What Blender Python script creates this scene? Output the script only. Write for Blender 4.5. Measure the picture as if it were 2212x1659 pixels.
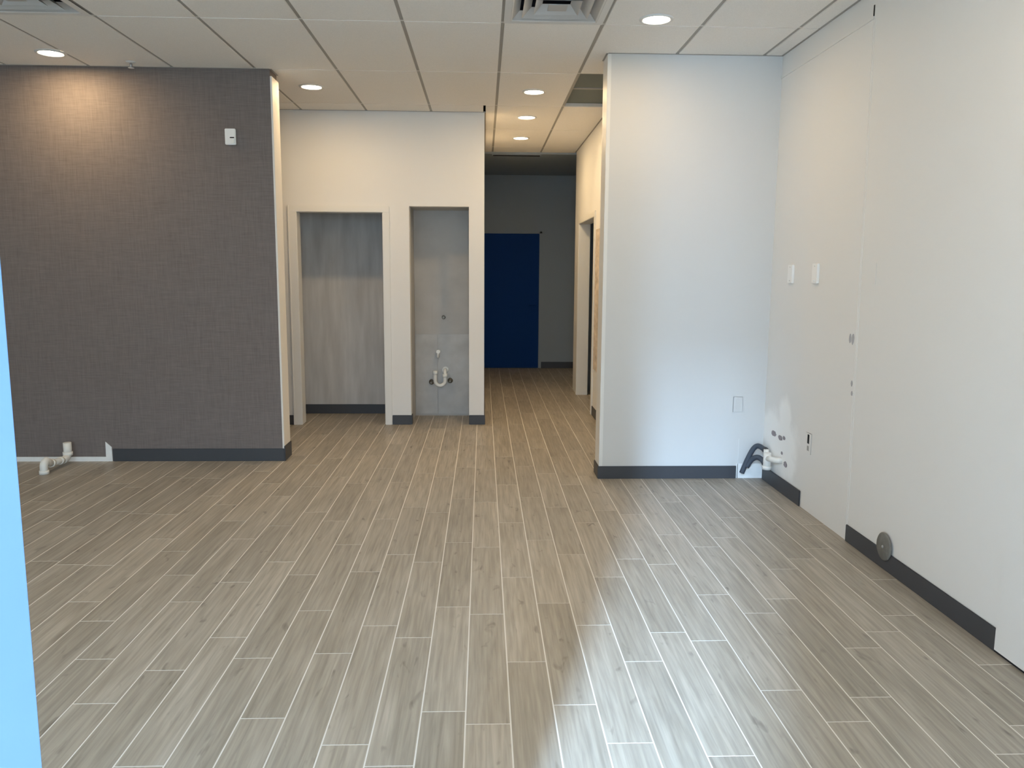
import bpy, bmesh, math, random
from mathutils import Vector, Matrix

random.seed(11)
scene = bpy.context.scene
for o in list(bpy.data.objects):
    bpy.data.objects.remove(o, do_unlink=True)
COL = scene.collection

# ------------------------------------------------------------------ camera
F_PX, PITCH, YAW, ROLL, CAM_H = 1722.7, 0.1397, 0.0367, 0.0063, 1.513
cam_d = bpy.data.cameras.new('camera')
cam = bpy.data.objects.new('camera', cam_d)
COL.objects.link(cam)
cam_d.sensor_fit = 'HORIZONTAL'
cam_d.sensor_width = 36.0
cam_d.lens = F_PX / 2212.0 * 36.0
cam_d.clip_start = 0.02
_r0 = Vector((math.cos(YAW), -math.sin(YAW), 0)); _f0 = Vector((math.sin(YAW), math.cos(YAW), 0)); _u0 = Vector((0, 0, 1))
_f = _f0 * math.cos(PITCH) - _u0 * math.sin(PITCH)
_u = _f0 * math.sin(PITCH) + _u0 * math.cos(PITCH)
_r = _r0 * math.cos(ROLL) + _u * math.sin(ROLL)
_u2 = -_r0 * math.sin(ROLL) + _u * math.cos(ROLL)
M = Matrix.Identity(4)
for i in range(3):
    M[i][0] = _r[i]; M[i][1] = _u2[i]; M[i][2] = -_f[i]
M[2][3] = CAM_H
cam.matrix_world = M
scene.camera = cam

# ------------------------------------------------------------------ world, daylight, exposure
SKY_STRENGTH = 6.0
SKY_COL = (0.63, 0.81, 1.0, 1)
DAY_POWER = 3500.0
CAN_POWER = 5.7
w = bpy.data.worlds.new('sky'); scene.world = w
w.use_nodes = True
bg = w.node_tree.nodes['Background']
bg.inputs[0].default_value = SKY_COL
bg.inputs[1].default_value = SKY_STRENGTH

def area_light(name, loc, direction, sx, sy, power, color, portal=False, shape='RECTANGLE', parent=None):
    l = bpy.data.lights.new(name, 'AREA'); l.shape = shape; l.size = sx
    if shape in ('RECTANGLE', 'ELLIPSE'):
        l.size_y = sy
    l.energy = power; l.color = color
    o = bpy.data.objects.new(name, l); COL.objects.link(o)
    o.location = loc
    o.rotation_euler = Vector(direction).to_track_quat('-Z', 'Y').to_euler()
    if portal:
        l.cycles.is_portal = True
    if parent is not None:
        o.parent = parent
    return o

# brightest strip of open sky between the buildings opposite, seen through the open entrance door
area_light('daylight', (-2.20, -6.2, 7.2), (0.33, 1, -0.85), 0.36, 6.2, DAY_POWER, (0.46, 0.70, 1.0))
area_light('daylight_low', (-2.20, -6.2, 2.1), (0.33, 1, -0.03), 0.36, 3.9, DAY_POWER * 0.042, (0.40, 0.66, 1.0))
# light portals in the storefront openings (they only guide sky sampling)
area_light('sky_portal_left', (-2.68, -0.52, 1.42), (0, 1, 0), 3.84, 2.7, 1, (1, 1, 1), portal=True)
area_light('sky_portal_door', (-0.092, -0.52, 1.38), (0, 1, 0), 1.03, 2.76, 1, (1, 1, 1), portal=True)
area_light('sky_portal_right', (1.31, -0.52, 1.42), (0, 1, 0), 1.54, 2.7, 1, (1, 1, 1), portal=True)

vs = scene.view_settings
vs.view_transform = 'Standard'; vs.look = 'None'; vs.gamma = 1.0; vs.use_curve_mapping = False
vs.exposure = 1.25
try:
    scene.cycles.use_denoising = True
    scene.cycles.max_bounces = 10
    scene.cycles.diffuse_bounces = 7
    scene.cycles.transparent_max_bounces = 12
    scene.cycles.sample_clamp_indirect = 8.0
except Exception:
    pass

# ------------------------------------------------------------------ materials
MATS = {}
def nmat(name):
    m = bpy.data.materials.new(name); m.use_nodes = True
    nt = m.node_tree; b = nt.nodes['Principled BSDF']
    MATS[name] = m
    return m, nt, b
def N(nt, t, **kw):
    n = nt.nodes.new(t)
    for k, v in kw.items():
        setattr(n, k, v)
    return n
def simple(name, col, rough=0.6, metal=0.0, spec=0.5, noise=None, bump=None, vstretch=(1, 1, 1)):
    """noise=(scale, amount) colour mottling; bump=(scale, strength) fine relief"""
    m, nt, b = nmat(name)
    b.inputs['Base Color'].default_value = (*col, 1)
    b.inputs['Roughness'].default_value = rough
    b.inputs['Metallic'].default_value = metal
    b.inputs['Specular IOR Level'].default_value = spec
    if noise or bump:
        geo = N(nt, 'ShaderNodeNewGeometry')
        mp = N(nt, 'ShaderNodeMapping'); mp.inputs['Scale'].default_value = vstretch
        nt.links.new(geo.outputs['Position'], mp.inputs['Vector'])
    if noise:
        tx = N(nt, 'ShaderNodeTexNoise'); tx.inputs['Scale'].default_value = noise[0]; tx.inputs['Detail'].default_value = 5
        nt.links.new(mp.outputs[0], tx.inputs['Vector'])
        rp = N(nt, 'ShaderNodeMapRange'); rp.inputs['To Min'].default_value = 1 - noise[1]; rp.inputs['To Max'].default_value = 1 + noise[1]
        rp.inputs['From Min'].default_value = 0.25; rp.inputs['From Max'].default_value = 0.75
        nt.links.new(tx.outputs['Fac'], rp.inputs['Value'])
        mx = N(nt, 'ShaderNodeVectorMath', operation='SCALE')
        mx.inputs[0].default_value = col
        nt.links.new(rp.outputs[0], mx.inputs['Scale'])
        nt.links.new(mx.outputs[0], b.inputs['Base Color'])
    if bump:
        t2 = N(nt, 'ShaderNodeTexNoise'); t2.inputs['Scale'].default_value = bump[0]; t2.inputs['Detail'].default_value = 3
        nt.links.new(mp.outputs[0], t2.inputs['Vector'])
        bp = N(nt, 'ShaderNodeBump'); bp.inputs['Strength'].default_value = bump[1]; bp.inputs['Distance'].default_value = 0.002
        nt.links.new(t2.outputs['Fac'], bp.inputs['Height'])
        nt.links.new(bp.outputs[0], b.inputs['Normal'])
    return m

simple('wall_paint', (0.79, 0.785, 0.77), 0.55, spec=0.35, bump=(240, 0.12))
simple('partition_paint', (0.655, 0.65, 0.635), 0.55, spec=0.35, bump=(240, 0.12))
simple('trim_paint', (0.78, 0.775, 0.75), 0.4, spec=0.4)
simple('bare_plaster', (0.86, 0.86, 0.84), 0.85, noise=(14, 0.06), bump=(90, 0.2))
simple('wall_cap', (0.80, 0.77, 0.72), 0.6)
simple('closet_board', (0.53, 0.52, 0.51), 0.85, noise=(2.2, 0.16), vstretch=(6, 1, 0.8))
simple('niche_board', (0.49, 0.48, 0.465), 0.85, noise=(5, 0.08))
simple('niche_board_low', (0.51, 0.515, 0.515), 0.85, noise=(7, 0.12))
simple('rubber_base', (0.055, 0.058, 0.066), 0.45, spec=0.4)
simple('tile_white', (0.86, 0.835, 0.80), 0.95, spec=0.1, noise=(160, 0.05), bump=(420, 0.35))
simple('tee_grey', (0.36, 0.345, 0.32), 0.6)  # grey tone carries the shade of the panel reveals
simple('tee_white', (0.66, 0.64, 0.61), 0.6)
simple('plenum', (0.34, 0.36, 0.35), 0.9)
simple('panel_dark', (0.135, 0.16, 0.16), 0.7)
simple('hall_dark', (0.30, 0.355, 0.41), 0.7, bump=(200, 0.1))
simple('navy_door', (0.002, 0.040, 0.19), 0.6, spec=0.12)
simple('grout', (0.74, 0.71, 0.66), 0.9)
simple('metal_white', (0.72, 0.72, 0.71), 0.45, spec=0.5)
simple('louver_grey', (0.55, 0.55, 0.55), 0.4, metal=0.2)
simple('duct_dark', (0.03, 0.03, 0.045), 0.8)
simple('pvc', (0.80, 0.79, 0.75), 0.35)
simple('pvc_band', (0.88, 0.88, 0.84), 0.35)
simple('plate_white', (0.88, 0.88, 0.87), 0.35)
simple('dark_hole', (0.012, 0.012, 0.014), 0.9)
simple('smudge', (0.30, 0.27, 0.29), 0.8, noise=(60, 0.3))
simple('faint_mark', (0.42, 0.42, 0.45), 0.8)
simple('hose_dark', (0.055, 0.07, 0.095), 0.55)
simple('brass_dull', (0.16, 0.14, 0.11), 0.4, metal=0.7)
simple('cap_grey', (0.17, 0.165, 0.15), 0.6, noise=(40, 0.15))
simple('jamb_film', (0.165, 0.31, 0.56), 0.45, noise=(9, 0.04))
simple('alu', (0.45, 0.46, 0.47), 0.4, metal=0.6)
simple('exterior_concrete', (0.66, 0.60, 0.52), 0.9, noise=(3, 0.1))  # pale warm tone chosen for daylight bounce off the unseen ground
simple('mottled_tan', (0.60, 0.52, 0.44), 0.8, noise=(6, 0.35), vstretch=(1, 1, 2.5))

def glass_mat(name, t):
    m, nt, b = nmat(name)
    nt.nodes.remove(b)
    out = nt.nodes['Material Output']
    tr = N(nt, 'ShaderNodeBsdfTransparent'); tr.inputs[0].default_value = (t, t * 1.05, t * 1.05, 1)
    gl = N(nt, 'ShaderNodeBsdfGlossy'); gl.inputs['Roughness'].default_value = 0.02
    mx = N(nt, 'ShaderNodeMixShader'); mx.inputs[0].default_value = 0.06
    nt.links.new(tr.outputs[0], mx.inputs[1]); nt.links.new(gl.outputs[0], mx.inputs[2]); nt.links.new(mx.outputs[0], out.inputs[0])
glass_mat('tinted_glass', 0.35)
glass_mat('dimming_glass', 0.16)  # stronger tint, added to dim daylight through the unseen right bay
glass_mat('clear_glass', 0.86)

def patched_wall_mat():
    # pale grey paint with one smear of bare white plaster low in the corner
    m = MATS['wall_paint'].copy(); m.name = 'patched_wall'; MATS['patched_wall'] = m
    nt = m.node_tree; b = nt.nodes['Principled BSDF']
    geo = N(nt, 'ShaderNodeNewGeometry')
    tx = N(nt, 'ShaderNodeTexNoise'); tx.inputs['Scale'].default_value = 9; tx.inputs['Detail'].default_value = 4
    nt.links.new(geo.outputs['Position'], tx.inputs['Vector'])
    last = None
    for (yc, zc, ry, rz) in ((5.42, 0.36, 0.36, 0.19), (5.34, 0.53, 0.12, 0.16), (5.30, 0.22, 0.20, 0.12), (5.60, 0.40, 0.2, 0.17)):
        sb = N(nt, 'ShaderNodeVectorMath', operation='SUBTRACT'); sb.inputs[1].default_value = (XR_, yc, zc)
        nt.links.new(geo.outputs['Position'], sb.inputs[0])
        dv = N(nt, 'ShaderNodeVectorMath', operation='DIVIDE'); dv.inputs[1].default_value = (1, ry, rz); nt.links.new(sb.outputs[0], dv.inputs[0])
        ln = N(nt, 'ShaderNodeVectorMath', operation='LENGTH'); nt.links.new(dv.outputs[0], ln.inputs[0])
        ad = N(nt, 'ShaderNodeMath', operation='MULTIPLY_ADD'); ad.inputs[1].default_value = 0.7; nt.links.new(tx.outputs['Fac'], ad.inputs[0]); nt.links.new(ln.outputs['Value'], ad.inputs[2])
        mr = N(nt, 'ShaderNodeMapRange'); mr.interpolation_type = 'SMOOTHSTEP'
        mr.inputs['From Min'].default_value = 0.95; mr.inputs['From Max'].default_value = 1.5; mr.inputs['To Min'].default_value = 1; mr.inputs['To Max'].default_value = 0
        nt.links.new(ad.outputs[0], mr.inputs['Value'])
        if last is None: last = mr.outputs[0]
        else:
            mx = N(nt, 'ShaderNodeMath', operation='MAXIMUM'); nt.links.new(last, mx.inputs[0]); nt.links.new(mr.outputs[0], mx.inputs[1]); last = mx.outputs[0]
    mc = N(nt, 'ShaderNodeMix', data_type='RGBA'); mc.inputs['A'].default_value = b.inputs['Base Color'].default_value[:]; mc.inputs['B'].default_value = (0.93, 0.93, 0.915, 1)
    nt.links.new(last, mc.inputs['Factor']); nt.links.new(mc.outputs['Result'], b.inputs['Base Color'])
XR_ = 2.08
patched_wall_mat()
def emis(name, col, s):
    m, nt, b = nmat(name)
    b.inputs['Base Color'].default_value = (0.9, 0.9, 0.9, 1)
    b.inputs['Emission Color'].default_value = (*col, 1)
    b.inputs['Emission Strength'].default_value = s
emis('lamp_lens', (1.0, 0.87, 0.66), 14.0)

def accent_mat():
    # dark taupe woven wallcovering
    m, nt, b = nmat('accent_cloth')
    geo = N(nt, 'ShaderNodeNewGeometry')
    vals = []
    for sc_ in ((9, 1, 260), (260, 1, 7)):
        mp = N(nt, 'ShaderNodeMapping'); mp.inputs['Scale'].default_value = sc_
        nt.links.new(geo.outputs['Position'], mp.inputs['Vector'])
        tx = N(nt, 'ShaderNodeTexNoise'); tx.inputs['Scale'].default_value = 1.0; tx.inputs['Detail'].default_value = 3
        nt.links.new(mp.outputs[0], tx.inputs['Vector'])
        vals.append(tx)
    ad = N(nt, 'ShaderNodeMath', operation='ADD')
    nt.links.new(vals[0].outputs['Fac'], ad.inputs[0]); nt.links.new(vals[1].outputs['Fac'], ad.inputs[1])
    rp = N(nt, 'ShaderNodeMapRange'); rp.inputs['From Min'].default_value = 0.65; rp.inputs['From Max'].default_value = 1.35
    rp.inputs['To Min'].default_value = 0.80; rp.inputs['To Max'].default_value = 1.20
    nt.links.new(ad.outputs[0], rp.inputs['Value'])
    mx = N(nt, 'ShaderNodeVectorMath', operation='SCALE'); mx.inputs[0].default_value = (0.190, 0.163, 0.152)
    nt.links.new(rp.outputs[0], mx.inputs['Scale'])
    nt.links.new(mx.outputs[0], b.inputs['Base Color'])
    b.inputs['Roughness'].default_value = 0.75; b.inputs['Specular IOR Level'].default_value = 0.25
    bp = N(nt, 'ShaderNodeBump'); bp.inputs['Strength'].default_value = 0.25; bp.inputs['Distance'].default_value = 0.001
    nt.links.new(ad.outputs[0], bp.inputs['Height']); nt.links.new(bp.outputs[0], b.inputs['Normal'])
accent_mat()

def plank_mat():
    m, nt, b = nmat('wood_plank_tile')
    geo = N(nt, 'ShaderNodeNewGeometry'); oi = N(nt, 'ShaderNodeObjectInfo'); at = N(nt, 'ShaderNodeAttribute', attribute_name='rnd')
    ad = N(nt, 'ShaderNodeMath', operation='ADD'); nt.links.new(oi.outputs['Random'], ad.inputs[0]); nt.links.new(at.outputs['Fac'], ad.inputs[1])
    fr = N(nt, 'ShaderNodeMath', operation='FRACT'); nt.links.new(ad.outputs[0], fr.inputs[0])
    off = N(nt, 'ShaderNodeMath', operation='MULTIPLY'); off.inputs[1].default_value = 37.0; nt.links.new(fr.outputs[0], off.inputs[0])
    cmb = N(nt, 'ShaderNodeCombineXYZ'); nt.links.new(off.outputs[0], cmb.inputs[2])
    vadd = N(nt, 'ShaderNodeVectorMath', operation='ADD'); nt.links.new(geo.outputs['Position'], vadd.inputs[0]); nt.links.new(cmb.outputs[0], vadd.inputs[1])
    def grain(scale, detail, dist):
        mp = N(nt, 'ShaderNodeMapping'); mp.inputs['Scale'].default_value = scale
        nt.links.new(vadd.outputs[0], mp.inputs['Vector'])
        tx = N(nt, 'ShaderNodeTexNoise'); tx.inputs['Scale'].default_value = 1; tx.inputs['Detail'].default_value = detail; tx.inputs['Distortion'].default_value = dist
        nt.links.new(mp.outputs[0], tx.inputs['Vector'])
        return tx.outputs['Fac']
    g1 = grain((75, 3.2, 1), 6, 0.4)      # fine streaks along the plank
    g2 = grain((16, 1.6, 1), 4, 1.0)      # broad figure
    g3 = grain((22, 7.0, 1), 2, 0.6)      # knots
    def rng(v, a, b_, c, d):
        r = N(nt, 'ShaderNodeMapRange'); r.inputs['From Min'].default_value = a; r.inputs['From Max'].default_value = b_
        r.inputs['To Min'].default_value = c; r.inputs['To Max'].default_value = d
        nt.links.new(v, r.inputs['Value']); return r.outputs[0]
    def mul(a, c):
        k = N(nt, 'ShaderNodeMath', operation='MULTIPLY'); nt.links.new(a, k.inputs[0]); nt.links.new(c, k.inputs[1]); return k.outputs[0]
    v = mul(rng(g1, 0.3, 0.7, 0.78, 1.18), rng(g2, 0.3, 0.7, 0.88, 1.10))
    v = mul(v, rng(g3, 0.66, 0.78, 1.0, 0.58))
    v = mul(v, rng(fr.outputs[0], 0, 1, 0.90, 1.08))
    sc_ = N(nt, 'ShaderNodeVectorMath', operation='SCALE')
    mixc = N(nt, 'ShaderNodeMix', data_type='RGBA'); mixc.inputs['A'].default_value = (0.350, 0.310, 0.250, 1); mixc.inputs['B'].default_value = (0.345, 0.320, 0.278, 1)
    nt.links.new(g2, mixc.inputs['Factor'])
    nt.links.new(mixc.outputs['Result'], sc_.inputs[0]); nt.links.new(v, sc_.inputs['Scale'])
    nt.links.new(sc_.outputs[0], b.inputs['Base Color'])
    b.inputs['Roughness'].default_value = 0.42
    b.inputs['Specular IOR Level'].default_value = 0.45
    bp = N(nt, 'ShaderNodeBump'); bp.inputs['Strength'].default_value = 0.12; bp.inputs['Distance'].default_value = 0.001
    nt.links.new(g1, bp.inputs['Height']); nt.links.new(bp.outputs[0], b.inputs['Normal'])
plank_mat()

# ------------------------------------------------------------------ mesh helpers
class MB:
    def __init__(s): s.v = []; s.f = []; s.sm = []
    def box(s, x0, x1, y0, y1, z0, z1):
        n = len(s.v)
        s.v += [(x0, y0, z0), (x1, y0, z0), (x1, y1, z0), (x0, y1, z0), (x0, y0, z1), (x1, y0, z1), (x1, y1, z1), (x0, y1, z1)]
        s.f += [tuple(n + i for i in q) for q in ((0, 3, 2, 1), (4, 5, 6, 7), (0, 1, 5, 4), (1, 2, 6, 5), (2, 3, 7, 6), (3, 0, 4, 7))]
        s.sm += [False] * 6
        return s
    def tube(s, pts, r, seg=14, caps=True, radii=None):
        pts = [Vector(p) for p in pts]; n0 = len(s.v); L = len(pts)
        t0 = (pts[1] - pts[0]).normalized()
        ref = Vector((0, 0, 1)) if abs(t0.z) < 0.9 else Vector((1, 0, 0))
        nrm = t0.cross(ref).normalized()
        for i, p in enumerate(pts):
            if i == 0: t = t0
            elif i == L - 1: t = (pts[-1] - pts[-2]).normalized()
            else: t = ((pts[i + 1] - p).normalized() + (p - pts[i - 1]).normalized()).normalized()
            nrm = (nrm - t * nrm.dot(t)).normalized(); bn = t.cross(nrm)
            rr = radii[i] if radii else r
            for k in range(seg):
                a = 2 * math.pi * k / seg
                s.v.append(tuple(p + (nrm * math.cos(a) + bn * math.sin(a)) * rr))
        for i in range(L - 1):
            for k in range(seg):
                a = n0 + i * seg + k; b = n0 + i * seg + (k + 1) % seg
                s.f.append((a, b, b + seg, a + seg)); s.sm.append(True)
        if caps:
            s.f.append(tuple(n0 + k for k in reversed(range(seg)))); s.sm.append(False)
            s.f.append(tuple(n0 + (L - 1) * seg + k for k in range(seg))); s.sm.append(False)
        return s
    def lathe(s, prof, centre, axis='Z', seg=32, closed=False):
        """prof: (radius, height) pairs about an axis through centre"""
        n0 = len(s.v); cx, cy, cz = centre; L = len(prof)
        for (r, h) in prof:
            for k in range(seg):
                a = 2 * math.pi * k / seg; c, d = r * math.cos(a), r * math.sin(a)
                if axis == 'Z': s.v.append((cx + c, cy + d, cz + h))
                elif axis == 'X': s.v.append((cx + h, cy + c, cz + d))
                else: s.v.append((cx + c, cy + h, cz + d))
        for i in range(L - 1):
            for k in range(seg):
                a = n0 + i * seg + k; b = n0 + i * seg + (k + 1) % seg
                s.f.append((a, b, b + seg, a + seg)); s.sm.append(True)
        for i, r in ((0, True), (L - 1, False)):
            if prof[i][0] > 1e-5 and not closed:
                q = [n0 + i * seg + k for k in range(seg)]
                s.f.append(tuple(reversed(q)) if r else tuple(q)); s.sm.append(False)
        return s
    def prism(s, poly, axis, a0, a1):
        """poly of 2-D points extruded along axis from a0 to a1"""
        n = len(poly); n0 = len(s.v)
        for a in (a0, a1):
            for (p, q) in poly:
                s.v.append({'X': (a, p, q), 'Y': (p, a, q), 'Z': (p, q, a)}[axis])
        s.f.append(tuple(n0 + i for i in reversed(range(n)))); s.f.append(tuple(n0 + n + i for i in range(n))); s.sm += [False] * 2
        for i in range(n):
            j = (i + 1) % n
            s.f.append((n0 + i, n0 + j, n0 + n + j, n0 + n + i)); s.sm.append(False)
        return s
    def build(s, name, mat, parent=None, bevel=0.0):
        me = bpy.data.meshes.new(name)
        me.from_pydata(s.v, [], s.f); me.update()
        for p, sm in zip(me.polygons, s.sm): p.use_smooth = sm
        bm = bmesh.new(); bm.from_mesh(me); bmesh.ops.recalc_face_normals(bm, faces=bm.faces)
        if bevel > 0:
            bmesh.ops.bevel(bm, geom=[e for e in bm.edges if e.calc_face_angle(0) > 0.6], offset=bevel, segments=2, affect='EDGES')
        bm.to_mesh(me); bm.free()
        me.materials.append(MATS[mat])
        return obj(name, me, parent)

def obj(name, me, parent=None):
    o = bpy.data.objects.new(name, me); COL.objects.link(o)
    if parent is not None: o.parent = parent
    return o
def tag(o, label, cat=None, group=None, kind=None):
    if label: o['label'] = label
    if cat: o['category'] = cat
    if group: o['group'] = group
    if kind: o['kind'] = kind
    return o
def struct(o, label, cat): return tag(o, label, cat, kind='structure')
def empty(name, loc=(0, 0, 0)):
    o = bpy.data.objects.new(name, None); COL.objects.link(o); o.location = loc; o.empty_display_size = 0.05
    return o
def part(mb, name, mat, root, bevel=0.0):
    """mesh given in world coordinates, parented to root whose origin is root.location"""
    l = root.location
    mb.v = [(x - l.x, y - l.y, z - l.z) for (x, y, z) in mb.v]
    return mb.build(name, mat, root, bevel)

# ------------------------------------------------------------------ dimensions (metres)
ZC = 3.009                     # ceiling
XR = 2.08                      # right wall face
YF = -0.45                     # storefront plane, just behind the camera
YL, XL = 6.315, -1.603         # dark partition face / its free end
YP, XP = 5.733, 0.861          # pale partition face / its free end
YB, XB = 7.846, 0.011          # back wall face / hall corner
YE = 12.58                     # hall end wall
XH = 1.17                      # hall right wall
XW = -4.6                      # far left wall (out of frame)
ZT = 3.5                       # structure above the ceiling

# ------------------------------------------------------------------ floor with plank tiles
G0, PW, PL, GR = -0.0584, 0.1536, 0.874, 0.0052
fl = MB().box(XW, 3.3, -0.55, 13.1, -0.12, -0.0008).build('floor', 'grout')
struct(fl, 'grey-brown wood-look plank tile floor with pale grout lines', 'floor')
joint = {-12: 3.556, -11: 4.222, -10: 3.001, -9: 2.672, -8: 2.905, -7: 2.304, -6: 2.994, -5: 2.563, -4: 3.027, -3: 2.401, -2: 2.285, -1: 2.590,
         0: 2.509, 1: 2.940, 2: 2.622, 3: 2.387, 4: 2.932, 5: 2.309, 6: 3.103, 7: 2.702, 8: 2.492, 9: 2.647, 10: 3.025, 11: 3.170, 12: 2.455, 13: 2.873}
pm = MB().box(-PW / 2 + GR / 2, PW / 2 - GR / 2, -PL / 2 + GR / 2, PL / 2 - GR / 2, -0.009, 0.0)
pme = bpy.data.meshes.new('plank'); pme.from_pydata(pm.v, [], pm.f); pme.update()
bm = bmesh.new(); bm.from_mesh(pme); bmesh.ops.recalc_face_normals(bm, faces=bm.faces); bm.to_mesh(pme); bm.free()
pme.materials.append(MATS['wood_plank_tile'])
def floor_zone(x, y):
    """0 outside, 1 in view, 2 out of view"""
    if y > 13.0 or y < -0.6 or x > 3.2 or x < XW: return 0
    if 8.55 < y < 8.98 and x < -0.1: return 2 if x > -2.2 else 0
    if y > 8.55: return (1 if -0.1 < x < 1.75 else 0) if y > 9.7 else (1 if -0.1 < x < 1.4 else (2 if -0.1 < x < 3.2 else 0))
    if y > 7.75: return 1 if (-2.1 < x < 1.35) else 2 if x < 3.2 else 0
    if y > 6.45: return 1 if (-2.2 < x < 1.3) else 2 if x < 2.1 else 0
    if x > 2.12: return 0
    if y < 2.0: return 2
    return 1 if (x > -0.60 * y - 0.25) else 2
rest = MB(); rest_r = []; plank_n = 0
cand = []
for k in range(-30, 22):
    xc = G0 + PW * (k + 0.5)
    y0 = joint.get(k, 2.3 + random.random() * PL)
    y = y0 - PL * math.ceil((y0 + 0.75) / PL)
    while y < 12.9:
        yc = y + PL / 2; z = floor_zone(xc, yc)
        if z: cand.append((z, yc, xc))
        y += PL
cand.sort()
for (z, yc, xc) in cand:
    if z == 1 and plank_n < 300:
        o = obj('plank', pme, fl); o.location = (xc, yc, 0); plank_n += 1
    else:
        rest.box(xc - PW / 2 + GR / 2, xc + PW / 2 - GR / 2, yc - PL / 2 + GR / 2, yc + PL / 2 - GR / 2, -0.009, 0.0); rest_r.append(random.random())
ro = rest.build('plank_field', 'wood_plank_tile', fl)
at = ro.data.attributes.new('rnd', 'FLOAT', 'FACE')
for i in range(len(ro.data.polygons)): at.data[i].value = rest_r[i // 6]
ro['kind'] = 'stuff'

# ------------------------------------------------------------------ walls
# right wall: slightly proud near panel in front of y = 2.975, old bulkhead scar and seam strips
o = MB().box(XR, XR + 0.15, -0.55, 6.0, 0, ZT).build('wall_right', 'patched_wall')
struct(o, 'long pale grey right wall with patched plaster and plates', 'wall')
MB().box(XR - 0.012, XR + 0.001, -0.35, 2.975, 0.012, ZC).build('wall_panel', 'wall_paint', o)
MB().box(XR - 0.006, XR + 0.001, -0.35, 2.99, 0.0, 0.011).build('floor_gap', 'dark_hole', o)
MB().prism([(4.318, 0.0), (4.326, 0.0), (4.395, 2.86), (4.387, 2.86)], 'X', XR - 0.0016, XR + 0.001).build('seam_strip', 'wall_paint', o)
MB().prism([(4.342, 0.0), (4.347, 0.0), (4.413, 2.86), (4.408, 2.86)], 'X', XR - 0.0015, XR + 0.001).build('seam_strip', 'wall_paint', o)
MB().box(XR - 0.007, XR + 0.001, 4.40, 5.73, 2.858, 2.872).build('bulkhead_scar', 'wall_paint', o)
MB().box(XR - 0.003, XR + 0.001, 4.403, 4.413, 2.872, 2.93).build('slit', 'dark_hole', o)
for (y, z, ry, rz, m_) in ((5.53, .380, .045, .020, 'smudge'), (5.40, .374, .038, .018, 'smudge'), (5.335, .388, .022, .014, 'smudge'), (5.36, .275, .016, .012, 'smudge'), (5.285, .212, .030, .020, 'smudge'),
                      (4.440, 1.15, .012, .026, 'faint_mark'), (4.405, 1.15, .014, .030, 'faint_mark'), (4.385, .90, .009, .016, 'faint_mark'), (4.375, .845, .012, .013, 'faint_mark')):
    pl = [(y + ry * math.cos(2 * math.pi * k / 14) * (0.85 + 0.3 * random.random()), z + rz * math.sin(2 * math.pi * k / 14) * (0.85 + 0.3 * random.random())) for k in range(14)]
    MB().prism(pl, 'X', XR - 0.0022, XR + 0.001).build('wall_mark', m_, o)

# pale partition on the right (end faces the hall)
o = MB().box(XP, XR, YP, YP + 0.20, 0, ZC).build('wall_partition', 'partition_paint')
struct(o, 'pale partition wall between the hall opening and the right wall', 'wall')
MB().box(XP - 0.004, XP + 0.022, YP - 0.004, YP + 0.204, 0.0, ZC - 0.004).build('corner_bead', 'trim_paint', o, 0.003)
MB().box(1.885, XR, YP - 0.002, YP + 0.001, 0.0, 0.11).build('bare_strip', 'bare_plaster', o)
MB().box(1.893, 1.897, YP - 0.002, YP + 0.001, 0.0, 0.30).build('seam_strip', 'wall_paint', o)

# dark partition on the left
o = MB().box(XW, XL, YL, YL + 0.2, 0, ZC).build('wall_left', 'accent_cloth')
struct(o, 'dark taupe accent wall lit by one warm pool of light', 'wall')
MB().box(XL - 0.002, XL + 0.014, YL - 0.002, YL + 0.204, 0.0, ZC - 0.05).build('end_cap', 'wall_cap', o, 0.003)
MB().box(XW, -2.955, YL - 0.004, YL + 0.001, 0.0, 0.036).build('bare_strip', 'bare_plaster', o)
MB().prism([(-2.995, 0.0), (-2.945, 0.0), (-2.947, 0.115), (-2.993, 0.158)], 'Y', YL - 0.005, YL + 0.001).build('bare_strip', 'bare_plaster', o)
o = MB().box(XW - 0.15, XW, -0.55, YE, 0, ZT).build('wall_far_left', 'wall_paint')
struct(o, 'pale side wall out of frame on the far left', 'wall')

# back wall with closet doorway and sink niche
DX0, DX1, DZ = -1.815, -0.935, 2.10
NX0, NX1, NZ = -0.712, -0.138, 2.131
b = MB()
TB = 0.125
b.box(XW, DX0, YB, YB + TB, 0, ZC); b.box(DX0, DX1, YB, YB + TB, DZ, ZC); b.box(DX1, NX0, YB, YB + TB, 0, ZC)
b.box(NX0, NX1, YB, YB + TB, NZ, ZC); b.box(NX1, XB, YB, YB + TB, 0, ZC)
o = b.build('wall_back', 'wall_paint'); struct(o, 'cream back wall with a framed closet doorway and a sink niche', 'wall')
b = MB().box(-2.05, -1.97, YB + TB, 8.48, 0, 2.7); b.box(-0.93, -0.85, YB + TB, 8.48, 0, 2.7); b.box(-2.05, -0.85, 8.48, 8.56, 0, 2.7); b.box(-2.05, -0.85, YB + TB, 8.56, 2.7, 2.78)
o = b.build('wall_closet', 'closet_board'); struct(o, 'streaky grey unpainted closet interior behind the white frame', 'wall')
b = MB().box(-0.80, NX0, YB + TB, 8.35, 0, 2.3); b.box(NX1, NX1 + 0.05, YB + TB, 8.35, 0, 2.3); b.box(-0.80, NX1 + 0.05, 8.35, 8.43, 0, 2.3); b.box(-0.80, NX1 + 0.05, YB + TB, 8.43, NZ + 0.0, 2.3)
o = b.build('wall_niche', 'niche_board'); struct(o, 'shallow grey unpainted sink niche with capped plumbing', 'wall')
nx = [NX0 + 0.002, -0.475, NX1 - 0.002]
for i in range(2):
    MB().box(nx[i] + 0.0015, nx[i + 1] - 0.0015, 8.342, 8.351, 0.02, 0.864).build('board', 'niche_board_low', o, 0.002)
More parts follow.
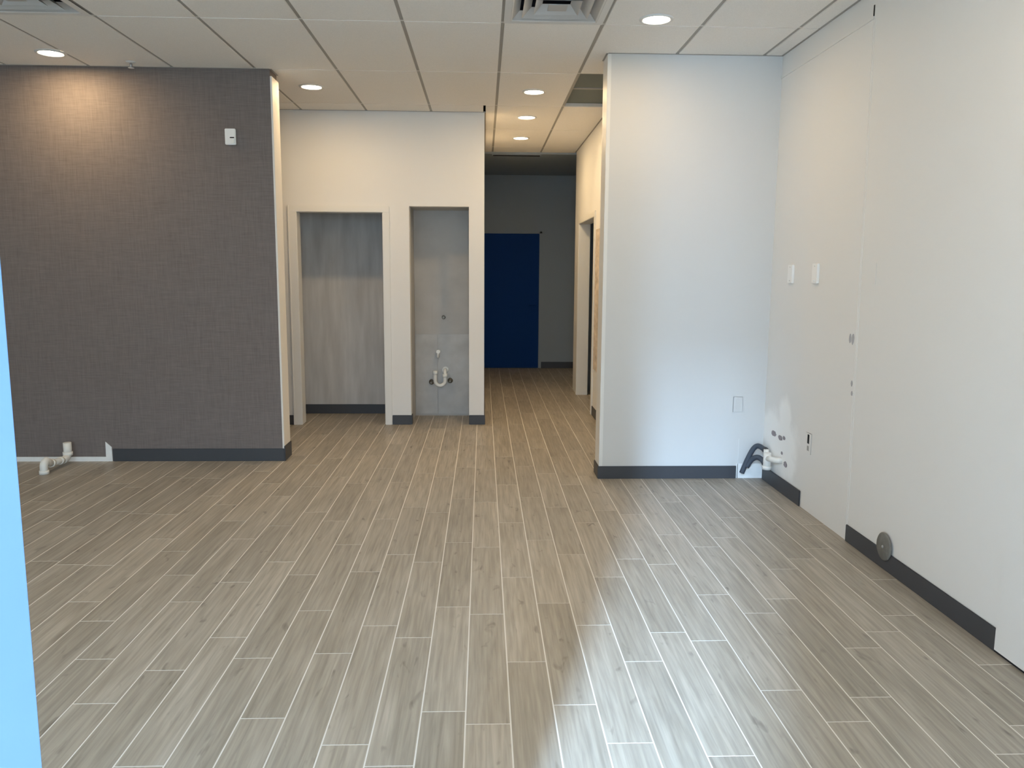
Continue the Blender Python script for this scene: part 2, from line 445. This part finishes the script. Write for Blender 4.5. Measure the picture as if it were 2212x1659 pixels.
MB().box(nx[0] + 0.0015, -0.53, 8.346, 8.351, 0.868, 1.50).build('board', 'niche_board', o, 0.001)

# hall
o = MB().box(-0.088, XB, YB + TB, YE, 0, ZC).build('wall_hall_left', 'wall_paint'); struct(o, 'left hall wall seen edge-on beyond the niche', 'wall')
HD0, HD1, HDZ = 8.44, 9.79, 2.10
b = MB().box(XH, XH + 0.115, YP + 0.2, HD0, 0, ZC); b.box(XH, XH + 0.115, HD0, HD1, HDZ, ZC); b.box(XH, XH + 0.115, HD1, 10.28, 0, ZC)
o = b.build('wall_hall_right', 'wall_paint'); struct(o, 'warm yellow-lit right hall wall with a dark doorway', 'wall')
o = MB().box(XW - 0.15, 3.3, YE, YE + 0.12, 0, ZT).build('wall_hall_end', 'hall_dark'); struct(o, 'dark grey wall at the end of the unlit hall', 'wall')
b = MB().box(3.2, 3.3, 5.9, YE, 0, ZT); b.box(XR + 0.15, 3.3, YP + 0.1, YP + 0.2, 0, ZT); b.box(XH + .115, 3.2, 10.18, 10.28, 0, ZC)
o = b.build('wall_side_room', 'hall_dark'); struct(o, 'dark walls of the unlit side room behind the hall doorway', 'wall')

# front wall: header over the storefront
b = MB().box(XW, XR, -0.55, -0.35, 2.76, ZT)
o = b.build('wall_front', 'wall_paint'); struct(o, 'header wall above the storefront glazing behind the camera', 'wall')
o = MB().box(XW, 3.3, -0.55, YE + 0.12, ZT, ZT + 0.1).build('ceiling_deck', 'plenum'); struct(o, 'dark structural deck above the suspended ceiling', 'ceiling')
o = MB().box(-30, 30, -30, -0.55, -0.2, -0.01).build('ground', 'exterior_concrete'); struct(o, 'unseen pavement outside the entrance, toned pale to bounce daylight inside', 'pavement')  # unseen; made pale and warm so it bounces light to the ceiling

o = MB().box(-0.77, -0.27, -2.75, -2.25, -0.01, 6.6).box(-0.82, -0.22, -2.80, -2.20, -0.01, 0.35).build('shade_column', 'exterior_concrete')  # unseen column, added to block daylight right of the floor patch
struct(o, 'unseen tall square column added outside the entrance to block part of the daylight', 'column')

# ------------------------------------------------------------------ storefront glazing and entrance door
def glazing(name, x0, x1, n, label, glass='tinted_glass'):
    root = empty(name, ((x0 + x1) / 2, YF, 0)); struct(root, label, 'window')
    wd = (x1 - x0) / n
    for i in range(n + 1):
        x = x0 + wd * i
        part(MB().box(max(x0, x - 0.025), min(x1, x + 0.025), YF - 0.05, YF + 0.05, 0.0, 2.76), 'mullion', 'alu', root)
    for i in range(n):
        a, c = x0 + wd * i + 0.025, x0 + wd * (i + 1) - 0.025
        part(MB().box(a, c, YF - 0.05, YF + 0.05, 0.0, 0.08), 'sill_rail', 'alu', root)
        part(MB().box(a, c, YF - 0.05, YF + 0.05, 2.70, 2.76), 'head_rail', 'alu', root)
        part(MB().box(a, c, YF - 0.003, YF + 0.003, 0.08, 2.70), 'pane', glass, root)
glazing('window_1', XW, -0.774, 3, 'tinted storefront glazing left of the entrance door')
glazing('window_2', 0.56, XR, 1, 'unseen storefront glazing right of the entrance door, darkened to dim the daylight', 'dimming_glass')  # unseen; glass darkened to cut daylight on the pale partition
o = MB().box(-0.774, -0.604, YF - 0.05, YF + 0.05, 0.0, 2.76).build('trim_1', 'alu', None, 0.004)
struct(o, 'aluminium entrance jamb carrying the open door, behind the camera', 'door jamb')
o = MB().box(0.42, 0.56, YF - 0.05, YF + 0.05, 0.0, 2.76).build('trim_2', 'alu', None, 0.004)
struct(o, 'aluminium entrance jamb on the latch side, behind the camera', 'door jamb')
# entrance door standing open into the room; only the far stile shows at the left edge of the view
root = empty('door_2', (-0.604, YF, 0.0)); root.rotation_euler = (0, 0, math.atan2(0.972, 0.301))
struct(root, 'open entrance door with bright light-blue film, cut by the left edge', 'door')
DL, DT, DH = 1.0175, 0.045, 2.40
MB().box(0.012, 0.10, 0, DT, 0.012, DH).build('stile', 'alu', root, 0.003)
MB().box(DL - 0.115, DL, 0, DT, 0.012, DH).build('stile', 'jamb_film', root, 0.003)['label'] = 'light-blue film-wrapped stile'
MB().box(0.10, DL - 0.115, 0, DT, 0.012, 0.24).build('rail', 'alu', root, 0.003)
MB().box(0.10, DL - 0.115, 0, DT, DH - 0.10, DH).build('rail', 'alu', root, 0.003)
MB().box(0.10, DL - 0.115, DT / 2 - 0.003, DT / 2 + 0.003, 0.24, DH - 0.10).build('pane', 'clear_glass', root)

# ------------------------------------------------------------------ door frames and hall door
root = empty('trim_3', ((DX0 + DX1) / 2, YB, 0)); struct(root, 'white metal frame around the empty closet doorway', 'door frame')
FW = 0.055
for (a, c, st, nm) in ((-1.868, -1.781, 1, 'jamb'), (-0.968, -0.900, 1, 'jamb')):
    part(MB().box(a, c, YB - 0.018, YB + TB + 0.012, 0.0, 2.068), nm, 'trim_paint', root, 0.004)
part(MB().box(-1.868, -0.900, YB - 0.018, YB + TB + 0.012, 2.068, 2.128), 'head', 'trim_paint', root, 0.004)
part(MB().box(-1.868, -1.852, YB - 0.022, YB + 0.0, 0.0, 2.128), 'casing_edge', 'trim_paint', root, 0.003)

root = empty('trim_4', (XH, (HD0 + HD1) / 2, 0)); struct(root, 'cream frame around the dark doorway in the right hall wall', 'door frame')
part(MB().box(XH - 0.016, XH + 0.128, HD0 - 0.05, HD0 + 0.012, 0.0, HDZ), 'jamb', 'trim_paint', root, 0.004)
part(MB().box(XH - 0.016, XH + 0.128, HD1 - 0.012, HD1 + 0.05, 0.0, HDZ), 'jamb', 'trim_paint', root, 0.004)
part(MB().box(XH - 0.016, XH + 0.128, HD0 - 0.05, HD1 + 0.05, HDZ - 0.012, HDZ + 0.05), 'head', 'trim_paint', root, 0.004)
o = MB().box(XH - 0.006, XH + 0.001, 8.02, 8.36, 0.5, 1.95).build('mottled_sheet', 'mottled_tan')  # thin tan sheet on the wall face, mottled by noise
tag(o, 'tall mottled tan sheet on the right hall wall', 'paper sheet')

root = empty('door_1', (0.43, YE, 0)); struct(root, 'dark navy blue door at the far end of the hall', 'door')
part(MB().box(-0.02, 0.872, YE - 0.03, YE - 0.004, 0.006, 2.10), 'leaf', 'navy_door', root, 0.003)
part(MB().box(0.876, 0.915, YE - 0.02, YE + 0.001, 0.0, 2.14), 'frame', 'hall_dark', root, 0.003)
part(MB().box(-0.08, 0.915, YE - 0.02, YE + 0.001, 2.103, 2.14), 'frame', 'hall_dark', root, 0.003)
h = MB().tube([(0.82, YE - 0.03, 1.0), (0.82, YE - 0.075, 1.0), (0.80, YE - 0.08, 1.0), (0.71, YE - 0.08, 1.0)], 0.009, 10)
h.lathe([(0.026, 0.0), (0.026, -0.01)], (0.82, YE - 0.03, 1.0), 'Y', 16)
part(h, 'handle', 'navy_door', root)

# ------------------------------------------------------------------ cove baseboards
def base(name, mb, label):
    o = mb.build(name, 'rubber_base', None, 0.003); struct(o, label, 'baseboard'); return o
T = 0.009; BH = 0.102
base('baseboard_left', MB().box(-2.938, XL + 0.014, YL - T, YL, 0, BH).box(XL + 0.014, XL + 0.014 + T, YL - T, YL + 0.205, 0, BH + 0.02), 'charcoal cove base along the dark accent wall')
base('baseboard_partition', MB().box(XP - 0.004 - T, 1.882, YP - T - 0.004, YP - 0.004, 0, 0.095).box(XP - 0.004 - T, XP - 0.004, YP - 0.004, YP + 0.204, 0, 0.095), 'charcoal cove base along the pale partition wall')
base('baseboard_right', MB().box(XR - T, XR, 4.328, 2.977, 0, 0.098), 'long charcoal cove base on the right wall behind the round cover')
base('baseboard_corner', MB().box(XR - T - 0.002, XR - 0.002, 5.0, 5.70, 0, 0.106), 'short charcoal cove base piece in the right corner under the hoses')
base('baseboard_back', MB().box(-0.898, NX0, YB - T, YB, 0, 0.096).box(NX0, NX0 + T, YB - T, YB + 0.10, 0, 0.096), 'short charcoal cove base between closet frame and sink niche')
base('baseboard_hall_corner', MB().box(NX1, XB + T, YB - T, YB, 0, 0.096).box(XB, XB + T, YB, 12.5, 0, 0.096), 'short charcoal cove base between sink niche and hall')
base('baseboard_back_left', MB().box(-4.55, -1.870, YB - T, YB, 0, 0.096), 'charcoal cove base left of the white closet frame')
base('baseboard_closet', MB().box(-1.97, -0.93, 8.48 - T, 8.48, 0, 0.10), 'charcoal cove base at the rear of the closet')
base('baseboard_hall_end', MB().box(0.92, 3.1, YE - T, YE, 0, 0.10), 'dark cove base under the wall beside the navy door')
base('baseboard_hall_right', MB().box(XH - T, XH, 6.0, HD0 - 0.052, 0, 0.10), 'charcoal cove base on the right hall wall before the doorway')

# ------------------------------------------------------------------ suspended ceiling
C0, CP = -0.492, 0.6096
CR, CL = 5.10, 1.2192
ceil = empty('ceiling', (0, 0, ZC)); struct(ceil, 'suspended ceiling of long white acoustic panels in a grid greyed for reveal shade', 'ceiling')
rows = [CR + CL * m for m in range(-5, 5)] + [10.37]
def ceil_tile(x0, x1, y0, y1):
    part(MB().box(x0, x1, y0, y1, ZC, ZC + 0.016), 'ceiling_panel', 'tile_white', ceil, 0.0025)
GX, GY = 0.011, 0.004
DIFF = [(1, CR - CP, CR), (-4, CR - CP, CR)]
for k in range(-7, 6):
    xa, xb = C0 + CP * k, C0 + CP * (k + 1)
    for i in range(len(rows) - 1):
        ya, yb = max(rows[i], -0.35), rows[i + 1]
        if yb - ya < 0.1: continue
        x0, x1 = max(xa, XW), xb
        if ya < 5.7: x1 = min(x1, XR)
        elif ya < 7.5: x1 = min(x1, XH)
        else:
            x0, x1 = max(x0, XB), min(x1, XH)
        if 5.0 < ya < 5.2 and k >= 2:
            x1 = min(xb, XR)
            if k >= 3: yb = min(yb, YP)
        if ya > 7.5 and xb < 0.0: continue
        if x1 - x0 < 0.05: continue
        if k == 2 and 6.2 < ya < 6.4: continue          # dark lay-in panels instead
        if k < -2 and ya > 6.4 and ya < 7.5: yb = min(yb, 7.84)
        d = [q for q in DIFF if q[0] == k and abs(q[2] - yb) < 0.01]
        if d: yb = yb - CP
        ceil_tile(x0 + GX, x1 - GX, ya + GY, yb - GY)
# the row against the back wall
for k in range(-7, 1):
    xa, xb = max(C0 + CP * k, XW), min(C0 + CP * (k + 1), XB)
    if xb - xa > 0.05: ceil_tile(xa + GX, xb - GX, 7.5384 + GY, YB - 0.002)
# grid: main tees along the room, greyed to stand in for shade in the reveals, cross tees between them
for k in range(-6, 5):
    x = C0 + CP * k; y1 = 10.37 if XB < x < XH else (YP if x > XP else YB)
    part(MB().box(x - 0.014, x + 0.014, -0.35, y1, ZC + 0.005, ZC + 0.03), 'main_tee', 'tee_grey', ceil)
for y in rows[1:-1]:
    if y > 7.6: a, c = XB, XH
    elif y > 5.8: a, c = XW, XH
    else: a, c = XW, XR
    part(MB().box(a, c, y - 0.010, y + 0.010, ZC + 0.004, ZC + 0.028), 'cross_tee', 'tee_white', ceil)
for q in DIFF:
    x = C0 + CP * q[0]
    part(MB().box(x, x + CP, q[1] - 0.01, q[1] + 0.01, ZC + 0.004, ZC + 0.028), 'cross_tee', 'tee_white', ceil)
# wall angles
def angle(x0, x1, y0, y1): part(MB().box(x0, x1, y0, y1, ZC - 0.002, ZC + 0.006), 'wall_angle', 'tee_grey', ceil)
angle(XW, XL, YL - 0.014, YL); angle(XL, XL + 0.014, YL, YL + 0.2); angle(XW, XB, YB - 0.014, YB); angle(XB, XB + 0.012, YB, 10.37)
angle(XP, XR, YP - 0.014, YP); angle(XR - 0.014, XR, -0.35, YP); angle(XH - 0.014, XH, YP + 0.2, 10.28); angle(XP - 0.014, XP, YP, YP + 0.2)
# dark recessed lay-in panels beside the pale partition
for (y0_, y1_) in ((6.325, 6.905), (6.935, 7.53)):
    part(MB().box(0.741, XH, y0_, y1_, ZC + 0.03, ZC + 0.045), 'dark_panel', 'panel_dark', ceil)['label'] = 'dark grey recessed lay-in panel'
part(MB().box(0.741, XH, 6.905, 6.935, ZC + 0.022, ZC + 0.04), 'cross_tee', 'tee_grey', ceil)
part(MB().box(0.741, XH, 6.319, 6.325, ZC + 0.002, ZC + 0.04), 'panel_lip', 'tee_grey', ceil)
part(MB().box(0.741, XH, 7.53, 7.536, ZC + 0.002, ZC + 0.04), 'panel_lip', 'tee_white', ceil)
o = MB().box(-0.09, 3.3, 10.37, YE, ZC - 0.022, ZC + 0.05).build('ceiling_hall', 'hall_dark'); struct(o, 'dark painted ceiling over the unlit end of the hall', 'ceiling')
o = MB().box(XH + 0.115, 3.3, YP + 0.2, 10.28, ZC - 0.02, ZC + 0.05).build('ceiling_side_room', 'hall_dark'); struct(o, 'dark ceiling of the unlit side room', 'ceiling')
root = empty('return_grille', (0.42, 10.46, ZC - 0.022)); tag(root, 'narrow black slot grille in the dark hall ceiling', 'grille')
part(MB().box(0.11, 0.735, 10.40, 10.50, ZC - 0.030, ZC - 0.022), 'frame', 'hall_dark', root)
for i in range(3):
    part(MB().box(0.125, 0.72, 10.415 + i * 0.028, 10.428 + i * 0.028, ZC - 0.034, ZC - 0.030), 'slot', 'dark_hole', root)

# ------------------------------------------------------------------ four-way ceiling diffusers
def diffuser(x0, y0, label):
    cx, cy = x0 + CP / 2, y0 + CP / 2
    root = empty('ceiling_diffuser', (cx, cy, ZC)); tag(root, label, 'air diffuser')
    R = CP / 2 - 0.005
    def ring(a, za, b_, zb, th=0.004):
        m = MB(); n = 0
        for (r, z) in ((a, za), (b_, zb), (b_ - th, zb + th * .6), (a - th, za + th * .6)):
            m.v += [(cx - r, cy - r, z), (cx + r, cy - r, z), (cx + r, cy + r, z), (cx - r, cy + r, z)]
        for i in range(4):
            for k in range(4):
                a_, b2 = i * 4 + k, i * 4 + (k + 1) % 4
                c_, d_ = ((i + 1) % 4) * 4 + (k + 1) % 4, ((i + 1) % 4) * 4 + k
                m.f.append((a_, b2, c_, d_)); m.sm.append(False)
        return m
    part(ring(R, ZC - 0.003, R - 0.045, ZC - 0.003, 0.006), 'frame', 'metal_white', root)
    for (a, c) in ((R - 0.04, R - 0.09), (R - 0.105, R - 0.155), (R - 0.17, R - 0.215)):
        part(ring(a, ZC - 0.004, c, ZC + 0.042), 'louver', 'louver_grey', root)
    part(MB().box(cx - 0.055, cx + 0.055, cy - 0.055, cy + 0.055, ZC - 0.004, ZC + 0.002), 'centre_plate', 'louver_grey', root, 0.002)
    m = MB(); Z0, Z1 = ZC + 0.03, ZC + 0.16
    m.box(cx - R, cx + R, cy - R, cy + R, Z1, Z1 + .01)
    for s in (-1, 1):
        m.box(cx + s * R - .004, cx + s * R + .004, cy - R, cy + R, ZC + .032, Z1); m.box(cx - R, cx + R, cy + s * R - .004, cy + s * R + .004, ZC + .032, Z1)
    part(m, 'duct_box', 'duct_dark', root)
diffuser(C0 + CP, CR - CP, 'square louvred air diffuser in the ceiling at the top centre')
diffuser(C0 - 4 * CP, CR - CP, 'square louvred air diffuser in the ceiling at the top left corner')

# ------------------------------------------------------------------ recessed lights
cans = [((-3.02, 5.95), 'round recessed downlight close to the dark accent wall'),
        ((-1.409, 6.877), 'round recessed downlight in front of the closet doorway'),
        ((0.424, 6.945), 'round recessed downlight in the hall row, nearest the room'),
        ((0.422, 8.058), 'round recessed downlight in the hall row, the middle one'),
        ((0.422, 9.282), 'round recessed downlight in the hall row, the farthest one'),
        ((1.029, 4.970), 'round recessed downlight in front of the pale partition wall'),
        ((1.029, 2.530), 'round recessed downlight over the right wall, above the view'),
        ((-1.409, 3.220), 'unseen recessed downlight added over the middle of the room as warm fill'),  # unseen lamp, added to warm the ambient light
        ((-3.020, 2.530), 'unseen recessed downlight added over the left of the room as warm fill')]  # another added fill lamp with no visible fixture
first = None
for (xy, label) in cans:
    x, y = xy
    if first is None:
        root = empty('recessed_light', (x, y, ZC)); first = root
        part(MB().lathe([(0.078, 0.004), (0.078, -0.004), (0.084, -0.009), (0.098, -0.007), (0.102, 0.0)], (x, y, ZC), 'Z', 36, True), 'trim_ring', 'metal_white', root)
        part(MB().lathe([(0.001, -0.004), (0.05, -0.0035), (0.079, -0.002)], (x, y, ZC), 'Z', 36, True), 'lens', 'lamp_lens', root)
    else:
        root = first.copy(); COL.objects.link(root); root.location = (x, y, ZC)
        for ch in [c for c in first.children if c.type == 'MESH']:
            c = ch.copy(); COL.objects.link(c); c.parent = root
    tag(root, label, 'downlight', 'recessed ceiling downlights')
    area_light('downlight_lamp', (0, 0, -0.012), (0, 0, -1), 0.15, 0.15, CAN_POWER * (0.60 if y < 5 else (0.74 if x > 0 else (0.78 if x < -2 else 0.88))), (1.0, 0.69, 0.35), shape='DISK', parent=root)

# ------------------------------------------------------------------ small fittings
# sprinkler
x, y = -2.56, 6.16
root = empty('sprinkler_head', (x, y, ZC)); tag(root, 'small grey sprinkler head hanging at the top of the dark wall', 'sprinkler')
part(MB().lathe([(0.034, 0.0), (0.032, -0.006), (0.014, -0.012)], (x, y, ZC), 'Z', 20), 'escutcheon', 'metal_white', root)
part(MB().tube([(x, y, ZC - 0.01), (x, y, ZC - 0.042)], 0.009, 10), 'stem', 'alu', root)
part(MB().lathe([(0.020, -0.042), (0.022, -0.046), (0.004, -0.048)], (x, y, ZC), 'Z', 16), 'deflector', 'metal_white', root)

# alarm plate high on the dark wall
root = empty('wall_alarm', (-1.91, YL, 2.51)); tag(root, 'small white alarm plate high on the dark accent wall', 'alarm plate')
part(MB().box(-1.950, -1.870, YL - 0.022, YL, 2.452, 2.570), 'body', 'plate_white', root, 0.004)
part(MB().box(-1.905, -1.877, YL - 0.034, YL - 0.022, 2.462, 2.492), 'strobe_lens', 'pvc_band', root, 0.003)
part(MB().box(-1.912, -1.880, YL - 0.0235, YL - 0.0215, 2.500, 2.508), 'slot', 'dark_hole', root)

def plate(name, wall, a, z, wd, ht, label, cat, mat='wall_paint', th=0.007, slots=()):
    if wall == 'R':
        root = empty(name, (XR, a, z)); mk = lambda p0, p1, t0, t1, z0, z1: MB().box(XR - t1, XR - t0, p0, p1, z0, z1)
    else:
        root = empty(name, (a, YP, z)); mk = lambda p0, p1, t0, t1, z0, z1: MB().box(p0, p1, YP - t1, YP - t0, z0, z1)
    tag(root, label, cat)
    part(mk(a - wd / 2, a + wd / 2, 0, th, z - ht / 2, z + ht / 2), 'cover_plate', mat, root, 0.002)
    for (da, dz, w_, h_, m_, nm) in slots:
        part(mk(a + da - w_ / 2, a + da + w_ / 2, th - 0.001, th + 0.0015, z + dz - h_ / 2, z + dz + h_ / 2), nm, m_, root)
scr = lambda s: [(0, s * 0.045, 0.006, 0.006, 'alu', 'screw')]
plate('blank_plate', 'R', 5.352, 1.511, 0.078, 0.122, 'blank cover plate on the right wall, the one nearer the corner', 'cover plate', 'plate_white', 0.016, scr(1) + scr(-1))
plate('blank_plate', 'R', 4.950, 1.515, 0.078, 0.122, 'blank cover plate on the right wall, the one nearer the camera', 'cover plate', 'plate_white', 0.016, scr(1) + scr(-1))
plate('blank_plate', 'R', 4.215, 1.515, 0.05, 0.115, 'flush painted-over cover plate on the right wall near the vertical seam', 'cover plate', 'wall_paint', 0.003)
plate('outlet_box', 'R', 4.92, 0.44, 0.085, 0.135, 'open outlet box with a black slot low on the right wall', 'outlet', 'wall_paint', 0.004, [(0, 0.028, 0.026, 0.058, 'dark_hole', 'opening'), (0, -0.032, 0.024, 0.03, 'tee_grey', 'opening')])
plate('painted_outlet', 'P', 1.876, 0.557, 0.072, 0.115, 'painted-over outlet plate low on the pale partition wall', 'outlet', 'partition_paint', 0.004, [(0, 0.024, 0.032, 0.026, 'partition_paint', 'socket'), (0, -0.024, 0.032, 0.026, 'partition_paint', 'socket')])

# round clean-out cover
root = empty('cleanout_cover', (XR, 3.885, 0.122)); tag(root, 'round grey cleanout cover standing over the right wall base', 'cover')
part(MB().lathe([(0.073, -0.009), (0.073, -0.014), (0.066, -0.019), (0.001, -0.020)], (XR, 3.885, 0.122), 'X', 32), 'disc', 'cap_grey', root)
part(MB().lathe([(0.009, -0.019), (0.007, -0.023), (0.001, -0.024)], (XR, 3.885, 0.122), 'X', 12), 'screw', 'alu', root)

def arc(c, r, a0, a1, ux, uy, n=8):
    c = Vector(c); ux = Vector(ux); uy = Vector(uy)
    return [c + (ux * math.cos(a0 + (a1 - a0) * i / n) + uy * math.sin(a0 + (a1 - a0) * i / n)) * r for i in range(n + 1)]

# white drain pipe by the dark wall
px = -3.262
root = empty('drain_pipe', (px, 6.1, 0)); tag(root, 'white plastic drain pipe lying on the floor at the dark wall', 'pipe')
part(MB().tube([(px, 6.255, 0.062), (px, 6.255, 0.165)], 0.030, 18).lathe([(0.036, 0.0), (0.036, 0.03)], (px, 6.255, 0.062), 'Z', 18), 'riser', 'pvc', root)
part(MB().tube(arc((px, 6.205, 0.092), 0.05, 0, -math.pi / 2, (0, 1, 0), (0, 0, 1)) + [(px, 6.17, 0.041)], 0.028, 16), 'elbow', 'pvc', root)
part(MB().tube([(px, 6.19, 0.041), (px, 6.02, 0.060)], 0.024, 16).tube([(px, 6.155, 0.045), (px, 6.125, 0.048)], 0.030, 16), 'pipe_run', 'pvc', root)
part(MB().tube([(px, 6.025, 0.058), (px, 5.995, 0.061)], 0.032, 16), 'coupling', 'pvc_band', root)
part(MB().tube([(px + .002, 6.0, 0.061)] + arc((px, 5.945, 0.052), 0.04, math.pi / 2, math.pi, (0, 1, 0), (0, 0, 1)) + [(px, 5.905, 0.002)], 0.028, 16).lathe([(0.034, 0.0), (0.034, 0.028)], (px, 5.905, 0.001), 'Z', 18), 'end_elbow', 'pvc', root)

# white wall stub with valve body, right corner
root = empty('wall_valve', (2.03, 5.45, 0.2)); tag(root, 'white plastic valve on the plaster patch in the right corner', 'valve')
part(MB().tube([(XR, 5.36, 0.222), (2.055, 5.36, 0.222), (2.035, 5.40, 0.218), (2.03, 5.50, 0.205)], 0.021, 14), 'stub_pipe', 'pvc', root)
part(MB().tube([(2.03, 5.50, 0.245), (2.03, 5.50, 0.125)], 0.027, 16).tube([(2.03, 5.50, 0.15), (2.03, 5.50, 0.125)], 0.032, 16), 'valve_body', 'pvc', root)
part(MB().tube([(2.045, 5.565, 0.255), (2.045, 5.565, 0.165)], 0.019, 14), 'riser', 'pvc_band', root)
part(MB().tube([(2.045, 5.555, 0.20), (2.03, 5.50, 0.20)], 0.015, 12), 'connector', 'pvc', root)
# two dark hoses
def smooth(pts):
    P_ = [Vector(p) for p in pts]; out = []
    for i in range(len(P_) - 1):
        p0, p1, p2, p3 = P_[max(i - 1, 0)], P_[i], P_[i + 1], P_[min(i + 2, len(P_) - 1)]
        for k in range(6):
            t = k / 6
            out.append(0.5 * ((2 * p1) + (p2 - p0) * t + (2 * p0 - 5 * p1 + 4 * p2 - p3) * t * t + (3 * p1 - p0 - 3 * p2 + p3) * t ** 3))
    out.append(P_[-1]); return out
root = empty('drain_hose', (1.925, 5.685, 0.0)); tag(root, 'dark forked hose arching up to the white valve in the right corner', 'hose')
for pts in ([(1.915, 5.69, 0.050), (1.948, 5.68, 0.15), (1.985, 5.67, 0.235), (2.015, 5.65, 0.262), (2.042, 5.60, 0.248)],
            [(1.945, 5.675, 0.10), (1.972, 5.66, 0.155), (2.00, 5.63, 0.182), (2.02, 5.59, 0.178), (2.028, 5.545, 0.160)]):
    out = smooth(pts)
    part(MB().tube(out, 0.019, 14), 'branch', 'hose_dark', root)
    part(MB().tube([out[-1], out[-1] + (out[-1] - out[-2]).normalized() * 0.02], 0.022, 14), 'cuff', 'rubber_base', root)

# sink rough-in plumbing inside the niche
yn = 8.342
root = empty('sink_trap', (-0.44, yn, 0.42)); tag(root, 'white plastic sink trap hanging on the grey niche wall', 'sink trap')
cxn, r_ = -0.447, 0.052
u = [(cxn - r_, yn - 0.075, 0.485)] + arc((cxn, yn - 0.075, 0.385), r_, math.pi, 2 * math.pi, (1, 0, 0), (0, 0, 1), 12) + [(cxn + r_, yn - 0.075, 0.45)] + arc((cxn + r_, yn - 0.035, 0.45), 0.04, math.pi, math.pi / 2, (0, 1, 0), (0, 0, 1), 6) + [(cxn + r_, yn, 0.49)]
part(MB().tube(u, 0.019, 14), 'trap_bend', 'pvc', root)
part(MB().tube([(cxn - r_, yn - 0.075, 0.488), (cxn - r_, yn - 0.075, 0.452)], 0.026, 14), 'slip_nut', 'pvc_band', root)
part(MB().tube([(cxn + r_, yn - 0.075, 0.455), (cxn + r_, yn - 0.075, 0.42)], 0.026, 14), 'slip_nut', 'pvc_band', root)
part(MB().lathe([(0.036, 0.0), (0.034, -0.008), (0.02, -0.01)], (cxn + r_, yn, 0.49), 'Y', 20), 'escutcheon', 'pvc_band', root)
root = empty('pipe_cap', (-0.467, yn, 0.68)); tag(root, 'white capped pipe stub above the sink trap in the niche', 'pipe cap')
part(MB().tube([(-0.467, yn, 0.685), (-0.467, yn - 0.06, 0.685)], 0.020, 14), 'cap', 'pvc_band', root)
part(MB().tube([(-0.467, yn - 0.045, 0.685), (-0.472, yn - 0.048, 0.625)], 0.012, 12), 'drop_tube', 'pvc', root)
def stop(x, z, label):
    root = empty('stop_valve', (x, yn, z)); tag(root, label, 'valve', 'stop valves in the niche')
    part(MB().lathe([(0.028, 0.0), (0.026, -0.005), (0.012, -0.007)], (x, yn, z), 'Y', 18), 'escutcheon', 'brass_dull', root)
    part(MB().tube([(x, yn, z), (x, yn - 0.05, z)], 0.010, 10).tube([(x, yn - 0.045, z - 0.012), (x, yn - 0.045, z + 0.035)], 0.009, 10), 'body', 'brass_dull', root)
    part(MB().lathe([(0.016, -0.05), (0.017, -0.062), (0.010, -0.066)], (x, yn, z), 'Y', 12), 'handle', 'brass_dull', root)
stop(-0.541, 0.360, 'small dull brass stop valve left of the white sink trap')
stop(-0.345, 0.375, 'small dull brass stop valve right of the white sink trap')
yb2 = 8.35
root = empty('capped_stub', (-0.411, yb2, 1.04)); tag(root, 'tiny dark capped pipe stub high on the niche wall', 'pipe stub')
part(MB().tube([(-0.411, yb2, 1.04), (-0.411, yb2 - 0.035, 1.04)], 0.013, 12), 'stub', 'brass_dull', root)
part(MB().lathe([(0.02, 0.0), (0.019, -0.004), (0.013, -0.005)], (-0.411, yb2, 1.04), 'Y', 16), 'escutcheon', 'brass_dull', root)
